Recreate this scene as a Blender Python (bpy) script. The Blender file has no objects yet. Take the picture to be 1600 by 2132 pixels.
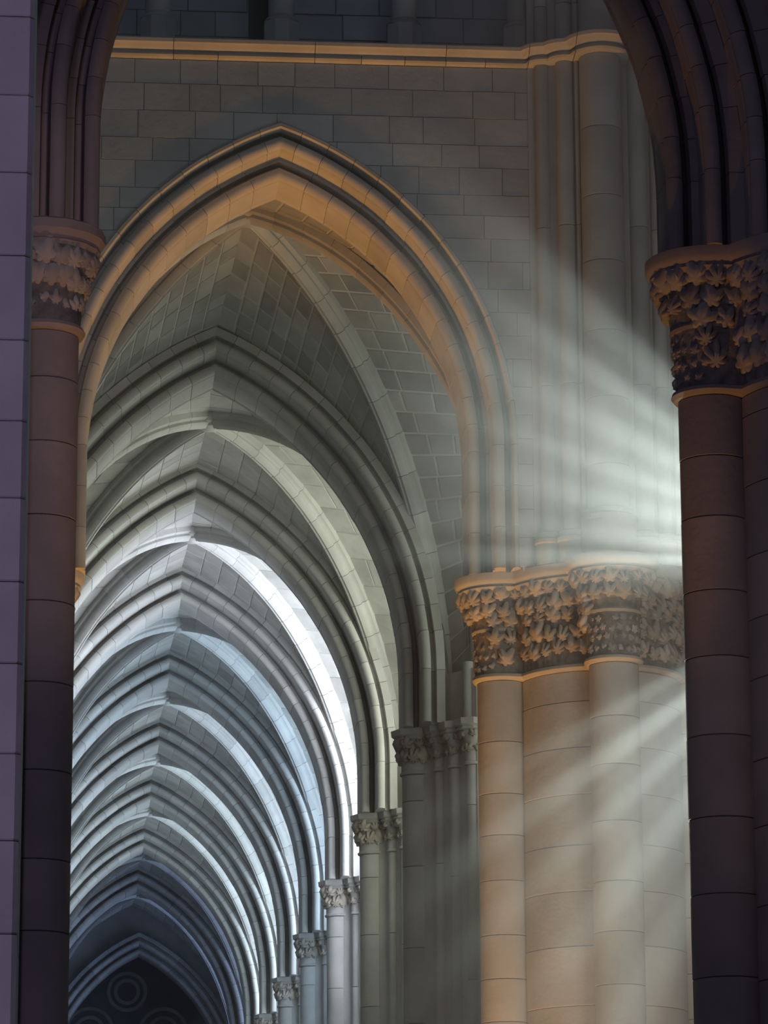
import bpy, math, random
from mathutils import Matrix, Vector
random.seed(7)
sc = bpy.context.scene
col = sc.collection
PI = math.pi

# ------------------------------------------------------------------ camera
cam_d = bpy.data.cameras.new('camera')
cam = bpy.data.objects.new('camera', cam_d); col.objects.link(cam)
cam_d.sensor_fit = 'HORIZONTAL'; cam_d.sensor_width = 36.0
cam_d.lens = 7585.255 * 36.0 / 1600.0
cam_d.clip_end = 400
cam.matrix_world = Matrix(((0.9962057, -0.0164101, -0.0854683, 0.0),
                           (-0.0868976, -0.2415805, -0.9664821, 0.0),
                           (-0.0047874, 0.9702420, -0.2420899, 1.6),
                           (0, 0, 0, 1)))
sc.camera = cam

# ------------------------------------------------------------------ light
sc.view_settings.view_transform = 'Standard'
sc.view_settings.look = 'None'
sc.view_settings.gamma = 1.0
sc.view_settings.use_curve_mapping = False
sc.view_settings.exposure = 0.0
w = bpy.data.worlds.new('world'); sc.world = w; w.use_nodes = True
w.node_tree.nodes['Background'].inputs[0].default_value = (0.50, 0.64, 1.0, 1)
w.node_tree.nodes['Background'].inputs[1].default_value = 0.026

def aim(o, target):
    o.rotation_euler = (Vector(target) - o.location).to_track_quat('-Z', 'Y').to_euler()
def spot(loc, target, power, color, angle, blend=0.6, radius=0.1):
    d = bpy.data.lights.new('spot_light', 'SPOT'); d.energy = power; d.color = color
    d.spot_size = math.radians(angle); d.spot_blend = blend; d.shadow_soft_size = radius
    o = bpy.data.objects.new('spot_light', d); col.objects.link(o); o.location = loc; aim(o, target)
def area(loc, target, power, color, sx, sy):
    d = bpy.data.lights.new('area_light', 'AREA'); d.energy = power; d.color = color
    d.shape = 'RECTANGLE'; d.size = sx; d.size_y = sy
    o = bpy.data.objects.new('area_light', d); col.objects.link(o); o.location = loc; aim(o, target)

WARM = (1.0, 0.43, 0.05)
# warm uplighters on the transept floor, close under the wall and the piers
for x in (0.9, 2.6, 4.3):
    spot((x, 42.0, 0.6), (x, 42.75, 17.0), 1650, WARM, 50, 0.9, 0.15)
spot((5.5, 41.9, 0.6), (5.9, 42.6, 13.0), 560, WARM, 50, 0.9, 0.1)
spot((7.0, 41.9, 0.6), (6.8, 42.4, 17.0), 900, WARM, 40, 0.9, 0.1)
spot((4.1, 29.3, 0.6), (5.45, 30.8, 10.9), 950, WARM, 10, 0.9, 0.1)
spot((1.3, 29.4, 0.6), (0.08, 30.4, 11.1), 900, WARM, 8.5, 0.9, 0.1)
# added fill lamps, as soft daylight on the wall and the crossing pier
area((4.2, 33.0, 19.0), (3.9, 43.2, 14.5), 52, (0.78, 0.88, 1.0), 5, 4)
area((8.6, 36.5, 8.0), (6.5, 43.0, 8.5), 120, (1.0, 0.97, 0.90), 2, 4)
# daylight shafts that come through the crossing from the right
SUN = (8.95, 39.0, 10.85); SUNC = (0.89, 1.0, 0.91)
for (el, ang, p) in ((41, 7, .8), (33.5, 5, 1.1), (26, 6, 1.0), (18.5, 4.5, 1.3), (11.5, 5.5, 1.0), (4.5, 5, 1.3), (-.5, 4, 3.0),
                     (-30, 4, 1.0), (-36, 5, 1.9), (-43, 4.5, 1.3), (-51, 6, 1.0), (-60, 7, .8)):
    e = math.radians(el)
    spot(SUN, (SUN[0] - 4*math.cos(e), SUN[1] - .3, SUN[2] + 4*math.sin(e)), p*36000, SUNC, ang, 0.9, 0.02)
for (el, ang, p) in ((16, 58, .7), (-45, 40, .5)):
    e = math.radians(el)
    spot(SUN, (SUN[0] - 4*math.cos(e), SUN[1] - .5, SUN[2] + 4*math.sin(e)), p*26000, SUNC, ang, 1.0, 0.02)
# added pale rim lamp behind the near pier
spot((4.95, 36.4, 3.2), (5.40, 31.1, 7.6), 3600, (0.9, 1.0, 0.95), 30, 0.8, 0.05)
# violet light of the glass, then added edge and fill lamps on the near pillars
area((-4.0, 8.0, 7.0), (-0.6, 18.0, 6.0), 280, (0.62, 0.54, 1.0), 2, 5)
area((1.6, 24.0, 8.0), (-0.3, 18.5, 6.0), 40, (0.70, 0.92, 1.0), 1.0, 6)
spot((2.5, 14.0, 8.0), (-0.3, 30.5, 10.5), 1150, (1.0, 0.76, 0.82), 22, 0.8, 0.6)  # added reddish fill spots, left column and then right pier
spot((3.5, 12.0, 7.0), (6.4, 31.0, 7.8), 680, (1.0, 0.74, 0.72), 16, 1.0, 0.6)
# added blue lamp, out of view, tinting the gallery behind its columns
area((2.5, 44.0, 21.4), (2.5, 44.1, 18.0), 5, (0.25, 0.48, 1.0), 8, 0.6)

# ------------------------------------------------------------------ materials
def stone(name, base, var=0.12, noise=0.14, rough=0.85, bump=0.25, scale=1.5):
    m = bpy.data.materials.new(name); m.use_nodes = True
    nt = m.node_tree; N = nt.nodes; L = nt.links
    b = N['Principled BSDF']; b.inputs['Roughness'].default_value = rough
    b.inputs['Specular IOR Level'].default_value = 0.2
    tc = N.new('ShaderNodeTexCoord'); oi = N.new('ShaderNodeObjectInfo')
    n1 = N.new('ShaderNodeTexNoise'); n1.noise_dimensions = '4D'; n1.inputs['Scale'].default_value = scale
    n1.inputs['Detail'].default_value = 4; n1.inputs['Roughness'].default_value = 0.6
    mu = N.new('ShaderNodeMath'); mu.operation = 'MULTIPLY'; mu.inputs[1].default_value = 40.0
    L.new(oi.outputs['Random'], mu.inputs[0]); L.new(mu.outputs[0], n1.inputs['W'])
    L.new(tc.outputs['Object'], n1.inputs['Vector'])
    mr = N.new('ShaderNodeMapRange'); mr.inputs['From Min'].default_value = 0.3; mr.inputs['From Max'].default_value = 0.7
    mr.inputs['To Min'].default_value = 1 - noise; mr.inputs['To Max'].default_value = 1 + noise
    L.new(n1.outputs['Fac'], mr.inputs['Value'])
    mv = N.new('ShaderNodeMapRange'); mv.inputs['To Min'].default_value = 1 - var; mv.inputs['To Max'].default_value = 1 + var
    L.new(oi.outputs['Random'], mv.inputs['Value'])
    m2 = N.new('ShaderNodeMath'); m2.operation = 'MULTIPLY'
    L.new(mr.outputs[0], m2.inputs[0]); L.new(mv.outputs[0], m2.inputs[1])
    hs = N.new('ShaderNodeHueSaturation'); hs.inputs['Color'].default_value = (*base, 1)
    L.new(m2.outputs[0], hs.inputs['Value'])
    L.new(hs.outputs[0], b.inputs['Base Color'])
    n2 = N.new('ShaderNodeTexNoise'); n2.inputs['Scale'].default_value = 14; n2.inputs['Detail'].default_value = 5
    L.new(tc.outputs['Object'], n2.inputs['Vector'])
    bp = N.new('ShaderNodeBump'); bp.inputs['Strength'].default_value = bump; bp.inputs['Distance'].default_value = 0.02
    L.new(n2.outputs['Fac'], bp.inputs['Height']); L.new(bp.outputs[0], b.inputs['Normal'])
    return m
M_WALL = stone('wall_stone', (0.40, 0.395, 0.38), 0.10)
M_ARCH = stone('arch_stone', (0.44, 0.41, 0.37), 0.10)
M_AISLE = stone('aisle_stone', (0.47, 0.46, 0.44), 0.09)
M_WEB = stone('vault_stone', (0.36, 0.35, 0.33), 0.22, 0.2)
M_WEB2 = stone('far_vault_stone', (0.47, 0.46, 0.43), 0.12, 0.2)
M_MORTAR = stone('mortar', (0.55, 0.54, 0.50), 0.0)
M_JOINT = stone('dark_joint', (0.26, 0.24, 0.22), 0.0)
M_PIER = stone('pier_stone', (0.46, 0.43, 0.38), 0.07)
M_LEAF = stone('carved_stone', (0.40, 0.36, 0.31), 0.15, 0.25)
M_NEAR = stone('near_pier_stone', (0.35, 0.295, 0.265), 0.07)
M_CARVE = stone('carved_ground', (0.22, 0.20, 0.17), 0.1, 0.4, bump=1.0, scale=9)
M_FLOOR = stone('floor_stone', (0.30, 0.28, 0.25), 0.0)
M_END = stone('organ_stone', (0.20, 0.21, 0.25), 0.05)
def glass(name, color, strength):
    m = bpy.data.materials.new(name); m.use_nodes = True
    N = m.node_tree.nodes; N.clear()
    e = N.new('ShaderNodeEmission'); e.inputs[0].default_value = (*color, 1); e.inputs[1].default_value = strength
    o = N.new('ShaderNodeOutputMaterial'); m.node_tree.links.new(e.outputs[0], o.inputs[0])
    return m

# ------------------------------------------------------------------ helpers
class MB:
    def __init__(s): s.v = []; s.f = []
    def quad_strip(s, rows, close=False):
        """rows: list of rings of equal length; close joins ring ends"""
        b = len(s.v); n = len(rows[0])
        for r in rows: s.v += [tuple(p) for p in r]
        for i in range(len(rows) - 1):
            for j in range(n if close else n - 1):
                k = (j + 1) % n
                s.f.append((b + i*n + j, b + i*n + k, b + (i+1)*n + k, b + (i+1)*n + j))
        return b
    def prism(s, a, c):
        """solid between two rings of equal length"""
        b = len(s.v); n = len(a)
        s.v += [tuple(p) for p in a] + [tuple(p) for p in c]
        for j in range(n):
            k = (j + 1) % n
            s.f.append((b + j, b + k, b + n + k, b + n + j))
        s.f.append(tuple(b + j for j in reversed(range(n))))
        s.f.append(tuple(b + n + j for j in range(n)))
    def box(s, x0, x1, y0, y1, z0, z1, ch=0.0):
        if ch:   # front (-y) face chamfered
            A = [(x0, y0 + ch, z0), (x1, y0 + ch, z0), (x1, y0 + ch, z1), (x0, y0 + ch, z1)]
            Bk = [(x0, y1, z0), (x1, y1, z0), (x1, y1, z1), (x0, y1, z1)]
            F = [(x0 + ch, y0, z0 + ch), (x1 - ch, y0, z0 + ch), (x1 - ch, y0, z1 - ch), (x0 + ch, y0, z1 - ch)]
            b = len(s.v); s.v += F + A + Bk
            s.f.append((b, b+1, b+2, b+3))
            for o in (0, 4):
                for j in range(4):
                    k = (j + 1) % 4
                    s.f.append((b+o+j, b+o+4+j, b+o+4+k, b+o+k))
            s.f.append((b+11, b+10, b+9, b+8))
        else:
            s.prism([(x0, y0, z0), (x1, y0, z0), (x1, y1, z0), (x0, y1, z0)],
                    [(x0, y0, z1), (x1, y0, z1), (x1, y1, z1), (x0, y1, z1)])
    def lathe(s, prof, cx=0, cy=0, n=32, caps=True):
        rows = [[(cx + r*math.cos(2*PI*j/n), cy + r*math.sin(2*PI*j/n), z) for j in range(n)] for r, z in prof]
        b = s.quad_strip(rows, True)
        if caps:
            s.f.append(tuple(b + j for j in reversed(range(n))))
            e = b + (len(prof) - 1) * n
            s.f.append(tuple(e + j for j in range(n)))
    def mesh(s, name, mat, smooth=0):
        me = bpy.data.meshes.new(name); me.from_pydata(s.v, [], s.f); me.materials.append(mat)
        import bmesh
        bm = bmesh.new(); bm.from_mesh(me); bmesh.ops.recalc_face_normals(bm, faces=bm.faces); bm.to_mesh(me); bm.free()
        if smooth:
            me.shade_smooth()
            me.set_sharp_from_angle(angle=math.radians(smooth))
        me.update(); return me
def put(name, me, parent=None, loc=(0, 0, 0)):
    o = bpy.data.objects.new(name, me); col.objects.link(o); o.location = loc
    if parent: o.parent = parent
    return o
def tag(o, label=None, cat=None, group=None, kind=None):
    if label: o['label'] = label
    if cat: o['category'] = cat
    if group: o['group'] = group
    if kind: o['kind'] = kind
    return o
def thing(name, label, cat, loc=(0, 0, 0), group=None, kind=None):
    o = bpy.data.objects.new(name, None); col.objects.link(o); o.location = loc
    o.empty_display_size = 0.2
    return tag(o, label, cat, group, kind)
def copy_tree(o, kids, parent=None):
    c = o.copy(); col.objects.link(c)
    if parent: c.parent = parent
    for ch in kids.get(o, ()): copy_tree(ch, kids, c)
    return c
def kids_of(root):
    d = {}
    def rec(o):
        d[o] = list(o.children)
        for c in d[o]: rec(c)
    bpy.context.view_layer.update(); rec(root); return d

# ------------------------------------------------------------------ arches
def order_profile(w0, h0, rr, h1, hood=False):
    """one order of an arch, closed polygon of (r, y): soffit at r=h0, half width w0, roll on each arris, up to r=h1"""
    half = [(h0, -(w0 - 2.4*rr)), (h0 + 0.012, -(w0 - 2.1*rr))]
    cr, cy = h0 + rr, -(w0 - rr)
    for k in range(9):
        a = math.radians(-60 + k * 26)      # from facing the soffit round to the groove above
        half.append((cr - rr*math.cos(a), cy - rr*math.sin(a)))
    g = h0 + 2*rr + 0.015
    gw = g + .055
    half += [(min(g, h1 - 0.03), -(w0 - 3.4*rr)), (min(gw, h1 - 0.005), -(w0 - 3.4*rr))]
    if hood:
        half += [(gw + 0.01, -(w0 - 0.3*rr)), (gw + 0.03, -(w0 + 0.03)), (gw + 0.07, -(w0 + 0.03)), (h1, -(w0 - 0.6*rr))]
    else:
        half += [(h1 - .004, -(w0 - 1.3*rr)), (h1, -(w0 - 1.3*rr))] if gw >= h1 - .01 else [(gw + .01, -(w0 - 1.3*rr)), (h1, -(w0 - 1.3*rr))]
    return half + [(r, -y) for r, y in reversed(half)]

def vring(prof, R, a, ang, side, cx0, mitre):
    """ring of the swept profile at an angle; at the crown the ring is cut by the plane x = 0"""
    out = []
    for r, y in prof:
        t = math.acos(min(1, (R - a) / (R + r))) if mitre else ang
        x = cx0 + (R + r) * math.cos(t); z = (R + r) * math.sin(t)
        out.append((side * x, y, z))
    return out
def arch_meshes(prof, R, a, n, stilt, ns, mat, gap=0.006, side=1, sub=3, last_off=0.0):
    """list of voussoir meshes for one half (x>0 when side=1), crown at x=0, spring at z=0"""
    res = []; cx0 = a - R; rmin = min(p[0] for p in prof)
    tmax = math.acos((R - a) / (R + rmin))
    for i in range(ns):
        z0 = -stilt + stilt*i/ns; z1 = -stilt + stilt*(i+1)/ns
        m = MB(); m.prism([(side*(a + r), y, z0 + gap/2) for r, y in prof], [(side*(a + r), y, z1 - gap/2) for r, y in prof])
        res.append(m.mesh('voussoir', mat, 35))
    for i in range(n):
        t0 = tmax*(i + (last_off if i else 0))/n; t1 = tmax*(i + 1 + (last_off if i < n-1 else 0))/n; g = gap/2/R
        dr = random.uniform(-0.004, 0.004)
        pr = [(r + dr, y) for r, y in prof]
        rows = [vring(pr, R, a, t0 + g + (t1 - t0 - 2*g)*k/sub, side, cx0, False) for k in range(sub)]
        rows.append(vring(pr, R, a, t1 - g, side, cx0, i == n - 1))
        m = MB(); b = m.quad_strip(rows, True); q = len(pr)
        m.f.append(tuple(b + j for j in reversed(range(q)))); m.f.append(tuple(b + sub*q + j for j in range(q)))
        res.append(m.mesh('voussoir', mat, 35))
    return res
def make_arch(name, label, loc, a, R, orders, n, stilt, ns, mat, rr, hood=False, Rl=None, zl=0.0, shift=0.5):
    t = thing(name, label, 'arch', loc)
    for side in (1, -1):
        RR = R if side > 0 or Rl is None else Rl
        off = 0 if side > 0 else zl
        for k, (w0, h0, h1) in enumerate(orders):
            p = order_profile(w0, h0, rr, h1, hood and k == len(orders) - 1)
            for me in arch_meshes(p, RR, a, n + k, stilt + off, ns, mat, side=side, last_off=shift if k % 2 else 0.0):
                put('voussoir', me, t, (0, 0, off))
    return t

S = 7.57; XM = 2.05; AA = 2.75; RA = 4.95; ZS = 12.02; Y1 = 51.6; CAPZ = 11.25
RISE = math.sqrt(RA**2 - (RA - AA)**2)
# front arch of the aisle in the transept wall
front = make_arch('pointed_arch', 'large warm-lit pointed arch of two moulded orders in the wall above the aisle opening', (2.54, 43.9, 13.28), 2.36, 3.80,
                  [(0.45, 0.0, 0.27), (0.80, 0.27, 0.60)], 13, 1.56, 3, M_ARCH, 0.075, hood=True)
ORD = ['first', 'second', 'third', 'fourth', 'fifth', 'sixth', 'seventh', 'eighth', 'ninth']
proto = make_arch('transverse_arch', 'x', (XM, Y1, ZS), AA, RA, [(0.50, 0.0, 0.22), (0.88, 0.22, 0.56)], 15, ZS - CAPZ, 1, M_AISLE, 0.07)
kd = kids_of(proto)
adj = ['widest and highest, grey-green', 'grey', 'light grey', 'grey-blue', 'blue-grey', 'pale', 'small pale', 'dark blue-grey', 'lowest and darkest']
for k in range(9):
    o = proto if k == 0 else copy_tree(proto, kd)
    o.location = (XM, Y1 + S*k, ZS) if k < 8 else (XM + 0.25, Y1 + S*8 + 1.5, ZS - 0.75)
    tag(o, f'{adj[k]} pointed rib arch across the aisle, {ORD[k]} behind the front arch', 'arch', 'transverse arches of the aisle')

# ------------------------------------------------------------------ vaults
def rib_voussoirs(P0, P1, h, stilt, n, mat, parent, halfw=0.15, depth=0.26):
    stilt -= DROP; h += DROP
    """moulded diagonal rib from springing P0 (x,y) at z=0 up to P1 (x,y) at z=h"""
    dx, dy = P1[0]-P0[0], P1[1]-P0[1]; L = math.hypot(dx, dy); ux, uy = dx/L, dy/L
    R = (L*L + h*h) / (2*L); tm = math.acos(max(-1, (R - L) / R))
    w_, d = halfw, depth
    prof = [(-.02, .03), (0, .012), (0, -.012), (-.02, -.03), (.0, -.055), (.03, -.095), (.07, -.11), (.11, -.095), (.125, -w_*.7), (.15, -w_), (d, -w_),
            (d, w_), (.15, w_), (.125, w_*.7), (.11, .095), (.07, .11), (.03, .095), (.0, .055)]
    def pt(t, r, s, dz=0):
        q = R - (R + r) * math.cos(t)
        return (P0[0] + ux*q - uy*s, P0[1] + uy*q + ux*s, (R + r)*math.sin(t) + dz - DROP)
    m = MB(); m.prism([pt(0, r, s, -stilt) for r, s in prof], [pt(0, r, s, -0.004) for r, s in prof])
    put('voussoir', m.mesh('voussoir', mat, 40), parent)
    for i in range(n):
        t0, t1 = tm*i/n + .0006, tm*(i+1)/n - .0006
        rows = [[pt(t0 + (t1-t0)*k/2, r, s) for r, s in prof] for k in range(3)]
        m = MB(); b = m.quad_strip(rows, True); q = len(prof)
        m.f.append(tuple(b + j for j in reversed(range(q)))); m.f.append(tuple(b + 2*q + j for j in range(q)))
        put('voussoir', m.mesh('voussoir', mat, 40), parent)
    end = Vector((P1[0], P1[1], h - DROP + .2)); drift = end - Vector(pt(tm, .2, 0))
    return lambda t, r=0.2: Vector(pt(tm*t, r, 0)) + drift*t**4
ZC = 4.78
BX = 0.09      # the bosses stand a little right of the crown line
DROP = 0.6     # the ribs spring below the arches
def curve_T(side, y):      # line of the web on the back of a transverse arch
    r = 0.50; tm = math.acos((RA - AA)/(RA + r))
    return lambda t: Vector((side*(AA - RA + (RA + r)*math.cos(tm*t)), y, (RA + r)*math.sin(tm*t)))
def curve_W(x, y0, y1, h):   # half wall arch from (x,y0) to crown (x,y1)
    L = abs(y1 - y0); R = (L*L + h*h)/(2*L); tm = math.acos((R - L)/R); sg = 1 if y1 > y0 else -1
    return lambda t: Vector((x, y0 + sg*(R - R*math.cos(tm*t)), R*math.sin(tm*t)))
def severy(T, D, parent, single, courses=17, width=0.5, inside=None, jg=0.007, mat=None):
    mat = mat or M_WEB2
    joined = MB(); bed = MB()
    rowsb = []
    for i in range(courses + 1):
        t = i/courses
        rowsb.append([T(t).lerp(D(t), s/4) for s in range(5)])
    # outward (up) direction from neighbouring points
    def up(t, s):
        e = .02; a_, b_ = max(0, t-e), min(1, t+e)
        du = T(b_).lerp(D(b_), s) - T(a_).lerp(D(a_), s); dv = D(t) - T(t)
        nn = du.cross(dv)
        if nn.length < 1e-6: return Vector((0, 0, 1))
        nn.normalize(); c = inside - T(t).lerp(D(t), s)
        return -nn if nn.dot(c) > 0 else nn
    bed.quad_strip([[p + (up(i/courses, j/4)*0.012 if i < courses else Vector((0, 0, .014))) for j, p in enumerate(r)] for i, r in enumerate(rowsb)])
    for i in range(courses):
        t0, t1 = i/courses, (i+1)/courses; tm_ = (t0+t1)/2
        wd = (T(tm_) - D(tm_)).length; n = max(1, round(wd/width))
        cuts = [0] + [(k + random.uniform(-.2, .2))/n for k in range(1, n)] + [1]
        for k in range(n):
            s0, s1 = cuts[k], cuts[k+1]; gs = jg/max(wd, .05); gt = jg/(5.6)
            lift = random.uniform(0, 0.006)
            def P(t, s, off):
                return T(t).lerp(D(t), s) + up(tm_, (s0+s1)/2)*off
            ge = 0 if i == courses - 1 else 1
            q = [(t0+gt, s0+gs), (t0+gt, s1-gs), (t1-gt*ge, s1-gs), (t1-gt*ge, s0+gs)]
            q2 = [(t0+gt*2.2, s0+gs*2.2), (t0+gt*2.2, s1-gs*2.2), (t1-gt*2.2*ge, s1-gs*2.2), (t1-gt*2.2*ge, s0+gs*2.2)]
            m = MB() if single else joined
            b = len(m.v)
            m.v += [tuple(P(t, s, lift-0.004)) for t, s in q2] + [tuple(P(t, s, lift + .004)) for t, s in q] + [tuple(P(t, s, .09)) for t, s in q]
            m.f.append((b, b+1, b+2, b+3)); m.f.append((b+11, b+10, b+9, b+8))
            for o in (0, 4):
                for j in range(4):
                    kk = (j+1) % 4; m.f.append((b+o+j, b+o+4+j, b+o+4+kk, b+o+kk))
            if single: put('vault_stone', m.mesh('vault_stone', mat), parent)
    put('mortar_bed', bed.mesh('mortar_bed', M_MORTAR), parent)
    if not single:
        tag(put('vault_stones', joined.mesh('vault_stones', mat), parent), kind='stuff')

def make_vault(label, loc, first=False):
    """one bay; the first bay is higher, starts on the narrower front arch and shows rougher, smaller stones"""
    t = thing('rib_vault', label, 'vault', loc, 'rib vaults of the aisle')
    zc = 5.65 if first else ZC; bx = 0.30 if first else BX
    boss = (bx, S/2); ins = Vector((0, S/2, -1))
    nc = 24 if first else 17; wd = .42 if first else .5; jg = .011 if first else .007
    D = {}
    for sx in (1, -1):
        for far in (0, 1):
            y0 = .62 if not far else S - .30
            x0 = sx*(AA + (.52 if sx > 0 else .2))
            if first and not far: x0 = .49 + sx*2.95; y0 = .95
            r = put('diagonal_rib', None, t)
            D[(sx, far)] = rib_voussoirs((x0, y0), boss, zc, ZS - CAPZ, 14, M_AISLE, r)
    def near_T(side):
        r = .52; a, R = 2.36, 3.80; tm = math.acos((R - a)/(R + r))
        def f(t):
            if t < .22: return Vector((.49 + side*(a + r), .62, 1.26*t/.22))
            q = (t - .22)/.78*tm
            return Vector((.49 + side*(a - R + (R + r)*math.cos(q)), .62, 1.26 + (R + r)*math.sin(q)))
        return f
    for sx in (1, -1):
        xw = 3.85 if sx > 0 else -3.45
        for far in (0, 1):
            yT = .45 if not far else S - .45
            T = near_T(sx) if first and not far else curve_T(sx, yT)
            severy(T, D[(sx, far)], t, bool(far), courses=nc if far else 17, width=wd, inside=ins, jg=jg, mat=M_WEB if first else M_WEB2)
            yW = .85 if not far else S - .85
            W = curve_W(xw, yW, S/2, zc + .15)
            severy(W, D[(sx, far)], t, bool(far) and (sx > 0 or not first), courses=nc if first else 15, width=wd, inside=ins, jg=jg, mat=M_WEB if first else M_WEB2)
    # wall rib on the window side
    r = put('wall_rib', None, t)
    for y0 in (.75, S - .75):
        W = curve_W(3.80, y0, S/2, zc + .02)
        for i in range(10):
            rows = []
            for k in range(3):
                tt = (i + .02 + .96*k/2)/10; c = W(tt)
                tg = (W(min(1, tt+.01)) - W(max(0, tt-.01))).normalized(); nn = Vector((0, tg.z, -tg.y))
                if nn.dot(Vector((0, S/2, 0)) - Vector((0, c.y, c.z))) < 0: nn = -nn
                rows.append([c + Vector((-.12*math.cos(a), 0, 0)) + nn*(.09*math.sin(a)) for a in [PI*2*j/10 for j in range(10)]])
            m = MB(); b = m.quad_strip(rows, True)
            m.f.append(tuple(b + j for j in range(10))); m.f.append(tuple(b + 20 + j for j in range(10)))
            put('voussoir', m.mesh('voussoir', M_AISLE, 40), r)
    # keystone boss: ring, bell and leaves
    m = MB(); m.lathe([(.02, -.06), (.12, -.05), (.17, -.01), (.17, .03), (.22, .06), (.24, .12), (.24, .3)], bx, S/2, 24)
    m.v = [(x, y, z + zc) for x, y, z in m.v]
    b = put('keystone_boss', m.mesh('keystone_boss', M_AISLE, 40), t)
    return t
first_vault = make_vault('x', (XM, Y1 - S, ZS), True)
vault = make_vault('x', (XM, Y1, ZS))
kdv = kids_of(vault)
vtxt = ['nearest vault bay with rough mortared stones just inside the front arch', 'second vault bay with a small carved boss',
        'brightly lit third vault bay with a white right haunch', 'pale blue vault bay, fourth from the front', 'pale vault bay, fifth from the front',
        'small bright vault bay, sixth from the front', 'small white-edged vault bay, seventh from the front', 'shadowed vault bay, eighth from the front',
        'dark blue last vault bay at the far end of the aisle']
for k in range(9):
    o = first_vault if k == 0 else vault if k == 1 else copy_tree(vault, kdv)
    o.location = (XM, Y1 - S + S*k, ZS)
    tag(o, vtxt[k], 'vault', 'rib vaults of the aisle')

# ------------------------------------------------------------------ capitals and leaves
def leaf_mesh(size, lobes=5, curl=0.5):
    """lobed carved leaf, ribbed along each lobe, curling over at its rim"""
    m = MB(); n = lobes*6; ring = []; mid = []
    for j in range(n):
        a = 2*PI*j/n + .3; q = abs(math.cos(lobes*a/2))
        rad = size*(0.42 + 0.58*q**.8) * (1.0 + .22*math.cos(a))
        x, y = rad*math.sin(a), rad*math.cos(a)
        bend = -curl*(x*x + y*y)/size
        ring.append((x, y, bend)); mid.append((x*.55, y*.55, size*(.12 + .22*q) + bend*.3))
    b = len(m.v); m.v.append((0, 0, size*.10)); m.v += mid + ring + [(x*.8, y*.8, z - size*.3) for x, y, z in ring]
    for j in range(n):
        k = (j+1) % n
        m.f.append((b, b+1+j, b+1+k))
        m.f.append((b+1+j, b+1+n+j, b+1+n+k, b+1+k))
        m.f.append((b+1+n+j, b+1+2*n+j, b+1+2*n+k, b+1+n+k))
    m.f.append(tuple(b+1+2*n+j for j in reversed(range(n))))
    return m.mesh('leaf', M_LEAF, 60)
LEAVES = [leaf_mesh(.125, 5), leaf_mesh(.115, 7, .8), leaf_mesh(.135, 5, .7)]
SMALL = [leaf_mesh(.062, 5), leaf_mesh(.055, 3, .8)]
def put_leaf(parent, me, p, out, droop):
    """leaf at p whose face looks along out, tip leaning outwards and down"""
    out = Vector(out).normalized(); z = (out + Vector((0, 0, droop))).normalized()
    side = Vector((0, 0, 1)).cross(out).normalized(); up = z.cross(side)
    roll = random.uniform(-.9, .9)
    M3 = Matrix((side, up, z)).transposed().to_4x4()
    o = bpy.data.objects.new('leaf', me); col.objects.link(o); o.parent = parent
    s = random.uniform(.8, 1.25)
    o.matrix_local = Matrix.Translation(p) @ M3 @ Matrix.Rotation(roll, 4, 'Z') @ Matrix.Scale(s, 4)

CR, SD, SR = 1.0, 1.22, 0.30     # core radius, shaft distance, shaft radius
def plan(th, grow=0.0):
    r = CR + grow
    for k in range(4):
        d = (th - k*PI/2 + PI) % (2*PI) - PI
        rs = SR + grow
        if abs(SD*math.sin(d)) < rs and math.cos(d) > 0:
            r = max(r, SD*math.cos(d) + math.sqrt(rs*rs - (SD*math.sin(d))**2))
    return r
def plan_rings(levels, n=180, jit=0.0, rnd=None):
    rows = []
    for g, z in levels:
        row = []
        for j in range(n):
            th = 2*PI*j/n; r = plan(th, g) + (random.uniform(-jit, jit) if jit else 0)
            row.append((r*math.cos(th), r*math.sin(th), z))
        rows.append(row)
    return rows
def plan_solid(levels, n=180, jit=0.0):
    m = MB(); b = m.quad_strip(plan_rings(levels, n, jit), True)
    m.f.append(tuple(b + j for j in reversed(range(n)))); e = b + (len(levels)-1)*n
    m.f.append(tuple(e + j for j in range(n))); return m
def drums(parent, name, cx, cy, r, zs, mat, n=32, ch=0.006, gap=0.006):
    for z0, z1 in zip(zs[:-1], zs[1:]):
        m = MB(); rr = r + random.uniform(-.002, .002)
        m.lathe([(rr - ch, z0 + gap/2), (rr, z0 + gap/2 + ch), (rr, z1 - gap/2 - ch), (rr - ch, z1 - gap/2)], 0, 0, n)
        put(name, m.mesh(name, mat, 30), parent, (cx, cy, 0))
def heights(z0, z1, step, jit=.18):
    zs = [z0]
    while zs[-1] < z1 - step*1.3: zs.append(zs[-1] + step*random.uniform(1-jit, 1+jit))
    return zs + [z1]

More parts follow.
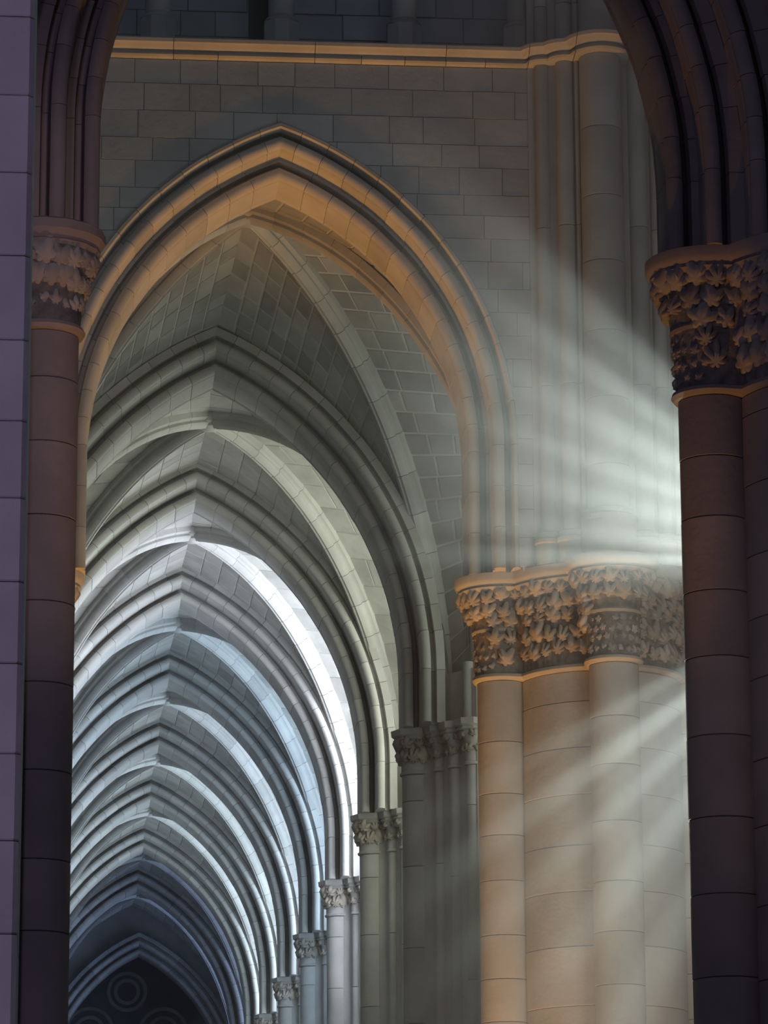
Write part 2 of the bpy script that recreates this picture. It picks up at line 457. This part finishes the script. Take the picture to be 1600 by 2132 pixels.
def compound_pier(label, loc, mat, zlist=None, single=True, group=None):
    t = thing('compound_pier', label, 'pier', loc, group)
    A = 10.42                                  # underside of the astragal
    base = MB(); base.v = []
    b = plan_solid([(.35, 0), (.35, .35), (.28, .38), (.28, .62), (.2, .68), (.16, .74), (.1, .8), (.0, .86)], 120)
    put('plinth', b.mesh('plinth', mat, 30), t)
    drums(t, 'core_drum', 0, 0, CR, zlist or heights(.86, A, .62), mat, 64)
    for k in range(4):
        s = put('engaged_shaft', None, t)
        drums(s, 'shaft_drum', SD*math.cos(k*PI/2), SD*math.sin(k*PI/2), SR, zlist or heights(.86, A, .62), mat, 36)
    c = put('capital', None, t)
    rng = plan_solid([(-.02, A), (.035, A+.005), (.062, A+.04), (.05, A+.075), (.015, A+.09)], 240)
    put('astragal', rng.mesh('astragal', M_PIER if mat is M_PIER else mat, 40), c)
    body = plan_solid([(.015, A+.085), (.02, A+.2), (.03, A+.35), (.04, A+.55), (.06, A+.75), (.10, A+.95), (.16, A+1.06), (.12, A+1.1)], 240, .012)
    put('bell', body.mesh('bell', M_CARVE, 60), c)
    # ring on each shaft at mid height
    for k in range(4):
        m = MB(); cx, cy = SD*math.cos(k*PI/2), SD*math.sin(k*PI/2)
        m.lathe([(SR+.03, A+.60), (SR+.055, A+.61), (SR+.065, A+.64), (SR+.045, A+.67), (SR+.03, A+.68)], cx, cy, 36)
        put('shaft_ring', m.mesh('shaft_ring', mat, 40), c)
    aba = plan_solid([(.10, A+1.06), (.2, A+1.09), (.23, A+1.13), (.20, A+1.15), (.25, A+1.18), (.27, A+1.22), (.27, A+1.30), (.2, A+1.31)], 240)
    put('abacus', aba.mesh('abacus', mat, 40), c)
    # leaves on the sides that are seen (front, left, right), spaced evenly along the outline
    def outline(grow):
        pts = []
        for i in range(1200):
            th = -PI*1.10 + i*PI*1.22/1200; r = plan(th, grow); pts.append((th, Vector((r*math.cos(th), r*math.sin(th), 0))))
        return pts
    def row_of(z, grow, step, meshes, droop, keep=lambda th: True, jz=.03):
        pts = outline(grow); acc = random.uniform(0, step)
        for (ta, pa), (tb, pb) in zip(pts[:-1], pts[1:]):
            acc += min((pb - pa).length, .03)
            if acc >= step:
                acc = 0
                if not keep(tb): continue
                tan = (pb - pa).normalized(); out = Vector((tan.y, -tan.x, 0))
                if (pb - pa).length > .05: out = pb.normalized()
                if out.dot(pb) < 0: out = -out
                put_leaf(c, random.choice(meshes), pb + Vector((0, 0, z + random.uniform(-jz, jz))), out, droop)
    row_of(A + 1.00, .19, .185, LEAVES, -.85)
    row_of(A + .83, .13, .20, LEAVES, -.6)
    core = lambda th: plan(th) <= CR + .001
    row_of(A + .68, .10, .21, LEAVES, -.5, core)
    row_of(A + .45, .08, .19, LEAVES, -.7, core, .05)
    row_of(A + .24, .06, .19, LEAVES, -.7, core, .05)
    shaft = lambda th: plan(th) > CR + .02
    for q in range(4): row_of(A + .16 + q*.125, .035, .105, SMALL, -.3, shaft, .02)
    return t
ZR = [.86, 1.7, 2.5, 3.3, 4.0, 4.75, 5.5, 6.05, 6.72, 7.30, 7.90, 8.42, 8.96, 9.55, 9.93, 10.42]
center = compound_pier('pale stone compound pier with leafy capital in the haze right of the front arch', (6.55, 43.9, 0), M_PIER)
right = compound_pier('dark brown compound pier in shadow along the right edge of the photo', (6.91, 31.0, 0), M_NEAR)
leftc = compound_pier('pier behind the left column, only carved leaves of its capital peeping out', (-1.62, 43.9, 0), M_PIER)

# wall shafts standing on the central pier
sh = thing('shaft_cluster', 'bundle of tall slender wall shafts rising above the hazy central pier', 'column', (0, 0, 0))
for (x, y, r) in ((6.53, 42.70, .265), (5.83, 43.02, .09), (6.10, 42.88, .11), (6.245, 42.80, .03), (6.0, 43.02, .03), (7.01, 42.90, .12), (7.27, 43.0, .09), (7.45, 43.02, .05)):
    s = put('wall_shaft', None, sh)
    b0 = .22 if r > .2 else 0
    zz = [12.14 + b0, 12.9, 13.75, 14.6, 15.5, 16.35, 17.25, 18.22] if r > .2 else [12.14, 14.0, 16.05, 18.22]
    drums(s, 'shaft_drum', x, y, r, zz, M_WALL, 28)
    drums(s, 'shaft_drum', x, y, r, [18.42, 19.0, 20.2], M_WALL, 28)
    m = MB(); m.lathe([(r+.07, 11.73), (r+.07, 11.98+b0), (r+.085, 12.0+b0), (r+.085, 12.04+b0), (r+.03, 12.07+b0), (r+.055, 12.10+b0), (r+.04, 12.13+b0), (r, 12.14+b0)], x, y, 32)
    put('shaft_base', m.mesh('shaft_base', M_PIER, 35), s)
m = MB(); m.prism([(5.66, 43.08, 11.73), (5.76, 43.06, 11.73), (6.2, 42.86, 11.73), (6.86, 42.86, 11.73), (7.2, 43.02, 11.73), (7.6, 43.08, 11.73), (7.6, 43.3, 11.73), (5.66, 43.3, 11.73)],
                  [(5.66, 43.08, 20.2), (5.76, 43.06, 20.2), (6.2, 42.86, 20.2), (6.86, 42.86, 20.2), (7.2, 43.02, 20.2), (7.6, 43.08, 20.2), (7.6, 43.3, 20.2), (5.66, 43.3, 20.2)])
put('shaft_backing', m.mesh('shaft_backing', M_WALL), sh)

# ------------------------------------------------------------------ transept wall with ashlar stones
def front_curve(x, grow):
    a, R = 2.36, 3.80; d = abs(x - 2.54); rr = R + grow; q = d - (a - R)
    if d >= a + grow: return -1e9
    return 13.28 + math.sqrt(max(0, rr*rr - q*q))
wall = thing('wall_front', None, None, kind='structure')
def wall_piece(x0, x1, z0, z1, grow, y0, y1, ch):
    """stone whose lower side follows the back of the front arch"""
    n = max(2, int((x1 - x0)/.06)); pts = []
    for i in range(n + 1):
        x = x0 + (x1 - x0)*i/n; zb = max(z0, front_curve(x, grow))
        pts.append((x, zb))
    pts = [p for p in pts if p[1] < z1 - .004]
    if len(pts) < 2 or pts[-1][0] - pts[0][0] < .03: return None
    poly = pts + [(pts[-1][0], z1), (pts[0][0], z1)]
    cx = sum(p[0] for p in poly)/len(poly); cz = sum(p[1] for p in poly)/len(poly)
    m = MB(); m.prism([(x, y0, z) for x, z in poly], [(x, y1, z) for x, z in poly]); return m
z = 11.74; row = 0
while z < 18.2:
    hgt = random.choice((.27, .30, .33, .36)); z1 = min(18.21, z + hgt)
    if 18.21 - z1 < .12: z1 = 18.21
    x = -5.2 + random.uniform(-.2, .2)
    while x < 5.70:
        wd = random.uniform(.38, .78); x1 = min(5.72, x + wd)
        if 5.72 - x1 < .15: x1 = 5.72
        xs = [(x, x1)]
        for (p, q) in xs:
            dy = random.uniform(-.006, .004)
            if q - p > .05:
                # split a stone that straddles the arch into its left and right piece
                m = wall_piece(p + .004, q - .004, z + .004, z1 - .004, .545, 43.10 + dy, 43.24, .006)
                if m: put('ashlar_stone', m.mesh('ashlar_stone', M_WALL), wall)
        x = x1
    z = z1; row += 1
m = MB(); n = 120; xs = [-5.4 + i*(7.7 - -5.4)/n for i in range(n + 1)]
F = [(x, 43.112, max(11.7, front_curve(x, .545))) for x in xs]
m.quad_strip([[(x, 43.125, z_) for x, _, z_ in F], [(x, 43.125, 18.3) for x in xs]])
m.quad_strip([[(x, 43.125, z_) for x, _, z_ in F], [(x, 44.5, z_) for x, _, z_ in F]])
m.quad_strip([[(x, 44.5, z_) for x, _, z_ in F], [(x, 44.5, 18.3) for x in xs]])
put('mortar_bed', m.mesh('mortar_bed', M_WALL), wall)
m = MB(); m.box(-5.4, 7.7, 43.18, 45.2, 18.3, 18.42); put('ledge', m.mesh('ledge', M_WALL), wall)
m = MB(); m.box(7.42, 9.5, 43.10, 43.8, 11.7, 20.2); put('wall_return', m.mesh('wall_return', M_WALL), wall)

# string course that runs along the wall and round the shafts
def cornice_y(x, g):
    y = 43.10 - g
    for (sx, sy, r) in ((6.53, 42.70, .30), (5.83, 43.02, .11), (6.10, 42.88, .14), (7.01, 42.90, .15), (7.27, 43.0, .11)):
        q = (r + g)**2 - (x - sx)**2
        if q > 0: y = min(y, sy - math.sqrt(q))
    return y
def course(x0, x1, prof, parent):
    n = max(2, int((x1 - x0)/.02)); xs_ = [x0 + .004 + (x1 - x0 - .008)*i/n for i in range(n + 1)]
    rows = []
    for x in xs_:
        rows.append([(x, cornice_y(x, g), z) for g, z in prof] + [(x, 43.3, prof[-1][1]), (x, 43.3, prof[0][1])])
    m = MB(); b = m.quad_strip(rows, True); q = len(rows[0])
    m.f.append(tuple(b + j for j in range(q))); e = b + n*q; m.f.append(tuple(e + j for j in reversed(range(q))))
    put('course_stone', m.mesh('course_stone', M_ARCH, 30), parent)
cor = thing('string_course', 'orange-lit moulded stone string course running below the dark gallery', 'cornice')
U = [(.085, 18.315), (.11, 18.325), (.13, 18.35), (.15, 18.37), (.175, 18.385), (.18, 18.43), (.16, 18.45)]
Lw = [(.03, 18.215), (.065, 18.225), (.085, 18.25), (.075, 18.275), (.055, 18.285), (.055, 18.312)]
for a_, b_ in zip((-5.4, -3.5, -1.8, -.2, 1.18, 2.96, 4.62, 5.66), (-3.5, -1.8, -.2, 1.18, 2.96, 4.62, 5.66, 6.2)): course(a_, b_, U, cor)
for a_, b_ in zip((-5.4, -3.5, -1.2, .1, 1.18, 1.74, 2.96, 3.55, 4.10, 4.62, 5.12, 5.66), (-3.5, -1.2, .1, 1.18, 1.74, 2.96, 3.55, 4.10, 4.62, 5.12, 5.66, 6.2)): course(a_, b_, Lw, cor)
course(6.2, 6.9, U, cor); course(6.9, 8.2, U, cor); course(6.2, 6.9, Lw, cor); course(6.9, 8.2, Lw, cor)

# ------------------------------------------------------------------ gallery (triforium)
def gallery_column(x, label):
    t = thing('gallery_column', label, 'column', (x, 43.48, 18.42), 'columns of the gallery')
    m = MB(); m.lathe([(.235, 0), (.235, .44), (.225, .46)], 0, 0, 8)
    m.v = [(a*math.cos(PI/8) - b*math.sin(PI/8), a*math.sin(PI/8) + b*math.cos(PI/8), c) for a, b, c in m.v]
    put('plinth', m.mesh('plinth', M_WALL, 20), t)
    m = MB(); m.lathe([(.215, .46), (.225, .475), (.215, .49), (.18, .50), (.19, .52), (.165, .54)], 0, 0, 32)
    put('base_moulding', m.mesh('base_moulding', M_WALL, 40), t)
    m = MB(); m.lathe([(.165, .54), (.165, 1.1)], 0, 0, 32); put('shaft', m.mesh('shaft', M_WALL, 30), t)
    m = MB(); m.lathe([(.165, 1.105), (.165, 2.6)], 0, 0, 32); put('shaft', m.mesh('shaft', M_WALL, 30), t)
for x, l in ((.99, 'round gallery column on a plinth, leftmost above the string course'), (2.56, 'gallery column second from left, beside the black gap'),
             (4.13, 'gallery column third from left, above the right side of the front arch'), (5.62, 'gallery column beside the bundle of wall shafts')):
    gallery_column(x, l)
tw = thing('wall_gallery', None, None, kind='structure')
z = 18.42
while z < 21.5:
    x = -5.2 + random.uniform(-.3, 0)
    while x < 7.6:
        x1 = x + random.uniform(.45, .85)
        for xa, xb in ((x, min(x1, 2.20)), (max(x, 2.50), x1)):
            if xb - xa < .06: continue
            m = MB(); m.box(xa + .005, xb - .005, 44.60 + random.uniform(-.008, .008), 44.8, z + .005, z + .345, .008)
            put('ashlar_stone', m.mesh('ashlar_stone', M_WALL), tw)
        x = x1
    z += .35
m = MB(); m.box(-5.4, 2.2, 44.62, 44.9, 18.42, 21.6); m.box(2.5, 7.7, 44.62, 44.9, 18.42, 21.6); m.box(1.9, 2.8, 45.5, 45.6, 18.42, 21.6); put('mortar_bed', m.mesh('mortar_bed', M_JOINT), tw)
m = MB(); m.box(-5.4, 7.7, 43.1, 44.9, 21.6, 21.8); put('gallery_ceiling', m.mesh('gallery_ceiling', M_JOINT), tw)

# ------------------------------------------------------------------ wall responds of the aisle
def small_capital(x, y, r, parent, n=8):
    c = put('capital', None, parent); z = 10.60
    m = MB(); m.lathe([(r, z), (r+.03, z+.01), (r+.035, z+.035), (r+.01, z+.055), (r+.01, z+.2), (r+.03, z+.38), (r+.09, z+.48), (r+.06, z+.5)], x, y, 24)
    put('bell', m.mesh('bell', M_AISLE, 40), c)
    m = MB(); m.lathe([(r+.08, z+.48), (r+.13, z+.51), (r+.11, z+.54), (r+.15, z+.57), (r+.16, z+.655)], x, y, 8)
    put('abacus', m.mesh('abacus', M_AISLE, 30), c)
    for row in range(2):
        for i in range(n):
            a = 2*PI*(i + .5*row)/n
            put_leaf(c, LEAVES[i % 3] if r > .15 else SMALL[i % 2], Vector((x + (r+.05+.05*row)*math.cos(a), y + (r+.05+.05*row)*math.sin(a), z + .22 + .2*row)), (math.cos(a), math.sin(a), 0), -.6)
def respond(label, loc):
    t = thing('wall_respond', label, 'column', loc, 'responds along the aisle wall')
    # local x = 0 at the aisle axis
    specs = [(2.98, 0, .225, 10)]
    for s in (-1, 1): specs += [(3.27, s*.40, .08, 6), (3.46, s*.70, .09, 6), (3.66, s*1.0, .09, 6)]
    for (x, y, r, n) in specs:
        s = put('shaft', None, t)
        drums(s, 'shaft_drum', x, y, r, heights(0.6, 10.60, 1.0 if r > .2 else 2.2), M_AISLE, 28)
        small_capital(x, y, r, t, n)
        m = MB(); m.lathe([(r+.12, 0), (r+.12, .4), (r+.05, .45), (r+.07, .52), (r, .6)], x, y, 20); put('base', m.mesh('base', M_AISLE, 35), t)
    m = MB()
    P = [(3.02, -.2), (3.16, -.28), (3.2, -.33), (3.36, -.55), (3.4, -.62), (3.56, -.86), (3.6, -.93), (3.72, -1.1), (4.0, -1.15), (4.0, 1.15), (3.72, 1.1), (3.6, .93), (3.56, .86), (3.4, .62), (3.36, .55), (3.2, .33), (3.16, .28), (3.02, .2)]
    m.prism([(x, y, 0) for x, y in P], [(x, y, 12.0) for x, y in P])
    put('pilaster', m.mesh('pilaster', M_AISLE), t)
    # shafts that carry on above the capitals to the ribs
    for s in (-1, 1):
        m = MB(); m.lathe([(.075, 11.26), (.075, 12.1)], 3.62, s*.95, 16); put('upper_shaft', m.mesh('upper_shaft', M_AISLE, 30), t)
    return t
rl = ['tall clustered respond nearest the hazy pier, with four carved capitals', 'clustered respond second from the hazy pier, its capital half the size',
      'clustered respond third along the aisle wall', 'clustered respond fourth along the aisle wall', 'small clustered respond fifth along the aisle wall',
      'small far respond, sixth along the aisle wall', 'far respond, seventh along the aisle wall', 'far respond, eighth along the aisle wall', 'last respond at the end of the aisle wall']
r0 = respond(rl[0], (XM, Y1, 0)); kdr = kids_of(r0)
for k in range(1, 9):
    o = copy_tree(r0, kdr); o.location = (XM, Y1 + S*k, 0); tag(o, rl[k], 'column')
# piers on the nave side, hidden in the photo behind the left column
pk = thing('nave_pier', 'round nave pier behind the left column, carrying the left feet of the aisle arches', 'pier', (XM - AA - .55, Y1, 0), 'nave piers behind the left column')
m = MB(); m.lathe([(.75, 0), (.75, .4), (.62, .5), (.55, .62)], 0, 0, 32); put('base', m.mesh('base', M_AISLE, 30), pk)
for z0, z1 in zip(range(0, 10), range(1, 11)):
    m = MB(); m.lathe([(.54, max(.62, z0*1.07)), (.54, min(10.7, z1*1.07) - .006)], 0, 0, 32); put('drum', m.mesh('drum', M_AISLE, 30), pk)
m = MB(); m.lathe([(.55, 10.7), (.58, 10.75), (.56, 10.8), (.6, 11.05), (.75, 11.2), (.8, 11.25), (.8, 11.36)], 0, 0, 32); put('capital', m.mesh('capital', M_AISLE, 30), pk)
kp = kids_of(pk)
for k in range(1, 9):
    o = copy_tree(pk, kp); o.location = (XM - AA - .55, Y1 + S*k, 0)

# ------------------------------------------------------------------ aisle wall and windows
wr = thing('wall_right', None, None, kind='structure')
m = MB(); m.box(XM + 4.0, XM + 4.5, 44.9, Y1 + S*8 + 4, 0, 9.6); put('sill_wall', m.mesh('sill_wall', M_AISLE), wr)
for k in range(-1, 9):
    m = MB(); m.box(XM + 3.98, XM + 4.5, Y1 + S*k - .8, Y1 + S*k + .8, 9.6, 18.0); put('wall_pier', m.mesh('wall_pier', M_AISLE), wr)
WIN = [(0, .8, (.85, .95, .80)), (1, 3.0, (.92, .97, .82)), (2, 9.5, (.80, .88, 1.0)), (3, 5.0, (.58, .78, 1.0)), (4, 5.4, (.66, .82, 1.0)), (5, 5.6, (.68, .85, 1.0)),
       (6, 5.6, (.68, .85, 1.0)), (7, 1.6, (.45, .62, 1.0)), (8, 2.0, (.40, .58, 1.0))]
for k, st, c in WIN:
    y0 = Y1 + S*(k - 1); t = thing(f'window_{k+1}', None, None, kind='structure')
    W = curve_W(XM + 4.1, y0 + .9, y0 + S/2, ZC); W2 = curve_W(XM + 4.1, y0 + S - .9, y0 + S/2, ZC)
    pts = [W(i/10) for i in range(11)] + [W2(1 - i/10) for i in range(1, 11)]
    ring = [(p.x, p.y, p.z + ZS) for p in pts] + [(XM + 4.1, y0 + S - .9, 9.6), (XM + 4.1, y0 + .9, 9.6)]
    m = MB(); m.v = ring; m.f = [tuple(range(len(ring)))]
    put('glass', m.mesh('glass', glass('daylit_glass', c, st)), t)
    m = MB(); m.box(XM + 3.98, XM + 4.12, y0 + S/2 - .1, y0 + S/2 + .1, 9.6, 15.0)
    put('mullion', m.mesh('mullion', M_AISLE), t)

# ------------------------------------------------------------------ end of the aisle
yp = Y1 + S*8 + 1.2; m = MB(); pts = []
for i in range(81):       # partition wall above the last, lower arch
    x = -4.4 + 8.8*i/80; d = abs(x); rr = RA + .5; q = d - (AA - RA)
    zz = (ZS - .75 + math.sqrt(max(0, rr*rr - q*q))) if d < AA + .5 else 10.0
    pts.append((XM + .25 + x, max(10.0, zz)))
m.quad_strip([[(x, yp, z) for x, z in pts], [(x, yp, 19.0) for x, z in pts]])
m.quad_strip([[(x, yp, z) for x, z in pts], [(x, yp + .5, z) for x, z in pts]])
wp = thing('wall_partition', None, None, kind='structure'); put('wall_panel', m.mesh('wall_panel', M_AISLE), wp)
ye = Y1 + S*8 + 7
we = thing('wall_end', None, None, kind='structure')
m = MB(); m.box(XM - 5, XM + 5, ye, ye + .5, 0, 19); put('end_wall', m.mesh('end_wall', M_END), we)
for (x, z, r) in ((-1.2, 13.9, .75), (1.2, 13.9, .75), (0, 15.2, .6), (-1.9, 12.4, .6), (1.9, 12.4, .6), (0, 12.6, .8)):
    for q in (1, .62):
        m = MB(); rows = []
        for i in range(33):
            a = 2*PI*i/32
            rows.append([(XM + x + (r*q + .07*math.cos(b))*math.cos(a), ye - .02 + .07*math.sin(b), z + (r*q + .07*math.cos(b))*math.sin(a)) for b in [2*PI*j/8 for j in range(8)]])
        m.quad_strip(rows, True); put('tracery_ring', m.mesh('tracery_ring', M_AISLE, 40), we)

# ------------------------------------------------------------------ near arch, left column, left pillar
near = make_arch('framing_arch', 'dark moulded pointed arch overhead, framing the view between left column and right pier', (2.74, 31.0, 12.42), 2.54, 4.32,
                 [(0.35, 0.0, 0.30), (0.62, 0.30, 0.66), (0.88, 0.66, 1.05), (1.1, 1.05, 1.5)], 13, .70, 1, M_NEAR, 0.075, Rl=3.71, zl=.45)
lc = thing('clustered_column', 'mauve-brown round column with leafy capital, right of the violet pillar at left', 'column', (-.27, 30.5, 0))
s = put('shaft', None, lc)
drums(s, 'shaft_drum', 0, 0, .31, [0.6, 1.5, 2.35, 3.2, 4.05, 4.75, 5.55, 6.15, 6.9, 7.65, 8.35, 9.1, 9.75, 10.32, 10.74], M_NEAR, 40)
m = MB(); m.lathe([(.55, 0), (.55, .35), (.42, .42), (.45, .5), (.32, .6)], 0, 0, 32); put('base', m.mesh('base', M_NEAR, 30), lc)
m = MB(); m.box(-1.6, -.12, -.55, .75, 0, 10.74); put('pier_core', m.mesh('pier_core', M_NEAR), lc)
c = put('capital', None, lc)
m = MB(); m.lathe([(.30, 10.74), (.345, 10.75), (.365, 10.785), (.345, 10.82), (.31, 10.83)], 0, 0, 48); put('astragal', m.mesh('astragal', M_NEAR, 40), c)
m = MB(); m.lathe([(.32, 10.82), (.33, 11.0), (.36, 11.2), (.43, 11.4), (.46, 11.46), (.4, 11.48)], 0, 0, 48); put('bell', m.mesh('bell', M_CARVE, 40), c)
m = MB(); m.lathe([(.40, 11.45), (.47, 11.47), (.49, 11.51), (.47, 11.53), (.51, 11.57), (.53, 11.60), (.53, 11.68), (.5, 11.70)], 0, 0, 16); put('abacus', m.mesh('abacus', M_NEAR, 25), c)
for row, (z, g) in enumerate(((11.36, .44), (11.17, .38), (10.98, .34))):
    for i in range(13):
        a = -PI*1.1 + (i + .5*(row % 2))*PI*1.3/13
        put_leaf(c, random.choice(LEAVES if row < 2 else SMALL), Vector((g*math.cos(a), g*math.sin(a), z + random.uniform(-.03, .03))), (math.cos(a), math.sin(a), 0), -.7)

lp = thing('square_pillar', 'violet-tinted ashlar pillar along the left edge, its edge lit pale', 'pillar', (-.90, 17.7, 0))
zz = heights(0, 12.4, .43, .08)
for z0, z1 in zip(zz[:-1], zz[1:]):
    m = MB(); d = random.uniform(-.003, .003)
    P = [(-.67, 0), (.645, 0), (.67, .025), (.67, .9), (-.67, .9)]
    P = [(x, y + d) for x, y in P]
    Q = [(x*.994, y + .006) for x, y in P]
    b = m.quad_strip([[(x, y, z0 + .002) for x, y in Q], [(x, y, z0 + .009) for x, y in P], [(x, y, z1 - .009) for x, y in P], [(x, y, z1 - .002) for x, y in Q]], True)
    m.f.append(tuple(b + j for j in reversed(range(5)))); m.f.append(tuple(b + 15 + j for j in range(5)))
    put('pillar_stone', m.mesh('pillar_stone', M_PIER), lp)

# ------------------------------------------------------------------ floor
m = MB(); m.box(-12, 16, -6, ye + 1, -.2, 0)
tag(put('floor', m.mesh('floor', M_FLOOR)), kind='structure')

# ------------------------------------------------------------------ haze in the transept
hz = bpy.data.materials.new('haze'); hz.use_nodes = True
N = hz.node_tree.nodes; N.clear(); vs = N.new('ShaderNodeVolumeScatter'); out = N.new('ShaderNodeOutputMaterial')
vs.inputs['Color'].default_value = (0.95, 0.98, 1.0, 1); vs.inputs['Density'].default_value = 0.02; vs.inputs['Anisotropy'].default_value = 0.0
tcz = N.new('ShaderNodeTexCoord'); sx = N.new('ShaderNodeSeparateXYZ'); mz = N.new('ShaderNodeMapRange'); mz.interpolation_type = 'SMOOTHSTEP'
mz.inputs['From Min'].default_value = 3.0; mz.inputs['From Max'].default_value = 7.0      # density shaped to fade the light shafts away from the crossing
mz.inputs['To Min'].default_value = 0.001; mz.inputs['To Max'].default_value = 0.024
hz.node_tree.links.new(tcz.outputs['Object'], sx.inputs[0]); hz.node_tree.links.new(sx.outputs['X'], mz.inputs['Value'])
hz.node_tree.links.new(mz.outputs[0], vs.inputs['Density'])
hz.node_tree.links.new(vs.outputs[0], out.inputs['Volume'])
m = MB(); m.box(-3, 12, 32.8, 43.0, .01, 21)
tag(put('haze', m.mesh('haze', hz)), 'thin pale daylit haze filling the transept in front of the central pier', 'haze', kind='stuff')
